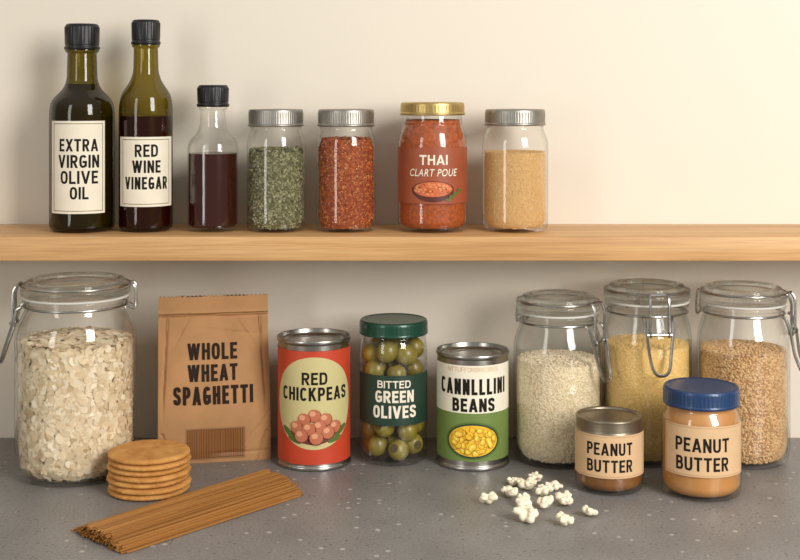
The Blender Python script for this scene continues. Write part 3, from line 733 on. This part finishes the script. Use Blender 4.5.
d.text('PEANUT',677,439,727,453,'ink',1); d.text('BUTTER',677.5,458,726.5,472,'ink',1)
mb=MB(); d.build(cyl(R),mb); mb.obj('label',e,smooth=0)['label']='tan paper label reading PEANUT BUTTER'

# ================================================================== PAPER BAG
BW,BH,BD=.1115,.1615,.044
def ridge(q,w): return math.exp(-(q/w)**2)
def halfdepth(z):
    t=min(1,max(0,(z-.03)/(.140-.03))); s=t*t*(3-2*t)
    return (BD/2)*(1-s)+.0016*s
def bagfront(u,z):
    w=.0008*math.sin(u*70+z*40)*math.sin(z*55+.6)+.0005*math.sin(u*150-z*90)
    bulge=.004*math.cos(min(1,abs(u)/(BW/2))*math.pi/2)*math.sin(min(1,max(0,z/.14))*math.pi)
    hd=halfdepth(z)
    cr=.0030*ridge(z-.143,.0013)-.0014*ridge(z-.1455,.0012)
    cr+=.0012*ridge(z-.128+u*.12,.0012)*ridge(u-.02,.03)+.0010*ridge(z-.008-u*.03,.0011)
    cr+=.0016*ridge(u+.030-.55*(z-.13),.0011)*ridge(z-.128,.012)+.0015*ridge(u-.036+.7*(z-.12),.0011)*ridge(z-.125,.012)
    cr+=.0012*ridge(u-.040-.8*(z-.03),.0011)*ridge(z-.035,.014)
    q=abs(u)-(BW/2-.005-.06*max(0,z-.06))
    cr+=.0024*ridge(q,.0012)*min(1,max(0,(z-.04)/.03))*(1 if z<.141 else 0)
    q2=abs(u)-(BW/2-.004-.35*max(0,.03-z))
    cr+=.0016*ridge(q2,.0012)*(1 if z<.03 else 0)
    return -(hd+bulge)+w*min(1,z/.01)*min(1,max(0,(.1615-z)/.01)+.2)+cr
e=thing('paper_bag','brown kraft paper bag of whole wheat spaghetti with window','bag',-.1885,1.314,0,rot=rad(11))
mb=MB(); nz=130; nu=110; rings=[]
vs=[]
for j in range(nz+1):
    z=BH*j/nz; wz=BW/2*(1-.02*min(1,z/BH)); ring=[]
    for i in range(nu+1):
        u=-wz+2*wz*i/nu; zz=z
        if j==nz: zz+= .0016*(i%4 in (1,2))
        vs.append((u,bagfront(u,z),zz)); ring.append(len(vs)-1)
    hd=halfdepth(z); ind=.018*min(1,z/.05)*min(1,hd/.008)
    for q,(x,y) in enumerate([(wz-ind*.5,-hd*.5),(wz-ind,0),(wz-ind*.5,hd*.5)]): vs.append((x,y,z)); ring.append(len(vs)-1)
    for i in range(nu+1):
        u=wz-2*wz*i/nu; vs.append((u,-bagfront(u,z)*.97,z)); ring.append(len(vs)-1)
    for x,y in [(-wz+ind*.5,hd*.5),(-wz+ind,0),(-wz+ind*.5,-hd*.5)]: vs.append((x,y,z)); ring.append(len(vs)-1)
    rings.append(ring)
fs=[]
for A,B in zip(rings,rings[1:]):
    n=len(A)
    for k in range(n): fs.append((A[k],A[(k+1)%n],B[(k+1)%n],B[k]))
fs.append(tuple(reversed(rings[0]))); fs.append(tuple(rings[-1]))
mb.add(vs,fs,'kraft'); mb.obj('bag_paper',e,smooth=50)
def BU(px): return (px-218)*.00101
def BV(py): return HC-(py-88)*1.293/FP
d=Design(); d.U=BU; d.V=BV
d.text('WHOLE',192,345.5,241,361.5,'bagink',1,wt=.185); d.text('WHEAT',192,366,241,382,'bagink',1,wt=.185); d.text('SPAGHETTI',178,386.5,256,404,'bagink',1,wt=.185)
mb=MB()
mf=lambda u,v,h:(u,bagfront(u,v)-.0005-h,v)
d.build(mf,mb,.002,.002); mb.obj('lettering',e,smooth=0)['label']='dark brown lettering reading WHOLE WHEAT SPAGHETTI'
d=Design(); d.U=BU; d.V=BV
d.rect(190,427,248,458.5,'kraftdark',0); d.rect(191.5,428.5,246.5,457,'windowbrown',1)
x=192.2
while x<245.6:
    w_=random.uniform(.7,1.1); d.rect(x,429,x+w_,456.5,'strandlight',2); x+=w_+random.uniform(.6,1.0)
mb=MB(); d.build(mf,mb,.003,.003); mb.obj('window',e,smooth=0)['label']='small window showing brown spaghetti strands'

# ================================================================== BISCUITS
R=.0375; th=.0052
vs,fs=lathe(rnd([(0,0),(R-.003,0),(R,.0014),(R+.0002,.0036),(R-.003,th),(R-.012,th-.0003),(0,th+.0001)],.0014,5),160)
rs=random.Random(2); ph=[rs.uniform(0,6.28) for _ in range(6)]
nv=[]
for x,y,z in vs:
    a=math.atan2(y,x); r=math.hypot(x,y)
    k=1+(r/R)**6*(.005*math.sin(5*a+ph[0])+.004*math.sin(11*a+ph[1])+.004*math.sin(27*a+ph[2])+.003*math.sin(41*a+ph[3]+z*600))
    nv.append((x*k,y*k,z))
bmb=MB().add(nv,fs,'biscuit')
b0=None
for i in range(7):
    if b0 is None: o=bmb.obj('biscuit',smooth=50); b0=o
    else: o=b0.copy(); COL.objects.link(o)
    jx=[.000,.0012,-.001,.001,-.0006,.0012,.0002][i]; jy=[0,-.001,.0008,-.0004,.001,-.0006,.0002][i]
    o.location=(-.2325+jx,1.2035-WD+jy,.0002+i*(th+.00015)); o.rotation_euler=(0,0,i*1.13)
    tag(o,'round golden-brown wheat biscuit in a short stack','biscuit','stack of round biscuits')

# ================================================================== SPAGHETTI
M['spag']=island_mat('wholewheat_spaghetti',[C(164,112,56),C(146,96,44),C(184,132,72),C(132,84,38),C(174,122,64)],.42)
A0=Vector((-.2725,1.094)); A1=Vector((-.2175,1.038)); B0=Vector((-.1405,1.248)); B1=Vector((-.0895,1.184))
mb=MB(); rs=random.Random(11)
nw=58; layers=8; rad_s=.00078
for L in range(layers):
    ins=L*1.5+.10*L*L
    n=int(nw-2*ins)
    for i in range(n):
        t=(i+.5+ins+rs.uniform(-.4,.4))/nw
        a=A0.lerp(A1,t); b=B0.lerp(B1,min(1,max(0,t+rs.uniform(-.022,.022))))
        dr=(b-a).normalized(); a=a-dr*rs.uniform(-.002,.006); b=b+dr*rs.uniform(-.003,.005)
        z=rad_s+L*rad_s*1.6
        pts=[]
        for q in range(6):
            s=q/5; p=a.lerp(b,s); pts.append((p.x,p.y-WD,z+(.0006*math.sin(s*3.1)*rs.uniform(.3,1) if L>=layers-2 else 0)+(.0003)))
        mb.add(*tube(pts,rad_s,6),'spag')
o=mb.obj('spaghetti_bundle',smooth=60); tag(o,'loose bundle of dry brown whole wheat spaghetti on countertop','spaghetti',kind='stuff')

# ================================================================== POPCORN
def popmesh(seed):
    r=random.Random(seed); bm=bmesh.new()
    blobs=[(Vector((0,0,.0045)),.0044)]
    lobes=4+seed%2
    for i in range(lobes):
        a=i*2*math.pi/lobes+r.uniform(-.4,.4); rr=r.uniform(.0032,.0058)
        c=Vector((rr*math.cos(a),rr*math.sin(a),r.uniform(.0030,.0075))); ra=r.uniform(.0024,.0038)
        blobs.append((c,ra))
        for _ in range(4):
            dv=Vector((r.gauss(0,1),r.gauss(0,1),abs(r.gauss(0,1)))).normalized()
            blobs.append((c+dv*ra*.85,ra*r.uniform(.32,.55)))
    for c,ra in blobs:
        g=bmesh.ops.create_icosphere(bm,subdivisions=3,radius=ra,matrix=Matrix.Diagonal((r.uniform(.75,1.25),r.uniform(.75,1.25),r.uniform(.7,1.1),1)))
        for v in g['verts']: v.co+=c
    me=bpy.data.meshes.new('pop_tmp'); bm.to_mesh(me); bm.free()
    ob=bpy.data.objects.new('pop_tmp',me); COL.objects.link(ob)
    md=ob.modifiers.new('r','REMESH'); md.mode='VOXEL'; md.voxel_size=.0004
    md2=ob.modifiers.new('s','SMOOTH'); md2.iterations=1; md2.factor=.5
    bpy.context.view_layer.update()
    res=bpy.data.meshes.new_from_object(ob.evaluated_get(bpy.context.evaluated_depsgraph_get()))
    bpy.data.objects.remove(ob); bpy.data.meshes.remove(me)
    zmin=min(v.co.z for v in res.vertices)
    for v in res.vertices: v.co.z-=zmin
    res.name='popcorn_piece'; res.materials.clear(); res.materials.append(M['popcorn'])
    for p in res.polygons: p.use_smooth=True; p.material_index=0
    return res
pm=[popmesh(s) for s in (1,2,3,4,5)]
pop=[(489,504,1.05),(509,497,1.15),(528,490,1.15),(544,497,1.1),(522,507,1.0),(526,522,1.4),(546,508,1.15),(564,505,1.2),(565,526,1.05),(590,517,.85),(536,482.5,.95),(555,490,.95),(513,486,.85)]
for i,(px,py,s) in enumerate(pop):
    D=HC*FP/(py-88); X=(px-400)*D/FP
    o=bpy.data.objects.new('popcorn_piece',pm[i%5]); COL.objects.link(o)
    o.location=(X,D-WD,0.0002); o.scale=(s,s,s); o.rotation_euler=(0,0,i*1.7)
    tag(o,'small puffed white popcorn piece lying on the countertop','popcorn','scattered popcorn pieces')

# ================================================================== LIGHT, WORLD, CAMERA
def area(name,loc,tgt,sx,sy,power,col):
    l=bpy.data.lights.new(name,'AREA'); l.shape='RECTANGLE'; l.size=sx; l.size_y=sy; l.energy=power; l.color=col
    o=bpy.data.objects.new(name,l); COL.objects.link(o); o.location=loc
    o.rotation_euler=(Vector(tgt)-Vector(loc)).to_track_quat('-Z','Y').to_euler(); return o
area('key_light',(1.05,-1.58,.86),(0.12,0,.10),.6,1.1,37,(1,.972,.935))  # tall area lamp put at upper right front as the soft key
area('soft_fill_light',(-1.3,-1.7,.55),(0.05,0,.03),.35,1.3,8.5,(1,.97,.93))
wd=bpy.data.worlds.new('room_ambience'); scene.world=wd; wd.use_nodes=True; nt=wd.node_tree; nt.nodes.clear()
o_=nt.nodes.new('ShaderNodeOutputWorld'); bg=nt.nodes.new('ShaderNodeBackground'); tc=nt.nodes.new('ShaderNodeTexCoord')
sp=nt.nodes.new('ShaderNodeSeparateXYZ'); nt.links.new(tc.outputs['Generated'],sp.inputs[0])
mr=nt.nodes.new('ShaderNodeMapRange'); mr.inputs['From Min'].default_value=-1; nt.links.new(sp.outputs['Z'],mr.inputs['Value'])
r=ramp(nt,[(0.0,(.32,.295,.26,1)),(.45,(.42,.39,.35,1)),(.60,(.47,.445,.40,1)),(.75,(.82,.79,.75,1)),(1,(.9,.87,.83,1))])
nt.links.new(mr.outputs[0],r.inputs['Fac']); nt.links.new(r.outputs['Color'],bg.inputs['Color']); bg.inputs['Strength'].default_value=.58
nt.links.new(bg.outputs[0],o_.inputs['Surface'])
cd=bpy.data.cameras.new('camera'); cam=bpy.data.objects.new('camera',cd); COL.objects.link(cam)
cd.sensor_width=36; cd.lens=36*FP/800; cd.shift_y=-(280-88)/800; cd.clip_start=.01
cam.location=(0,-WD,HC); cam.rotation_euler=(math.pi/2,0,0); scene.camera=cam
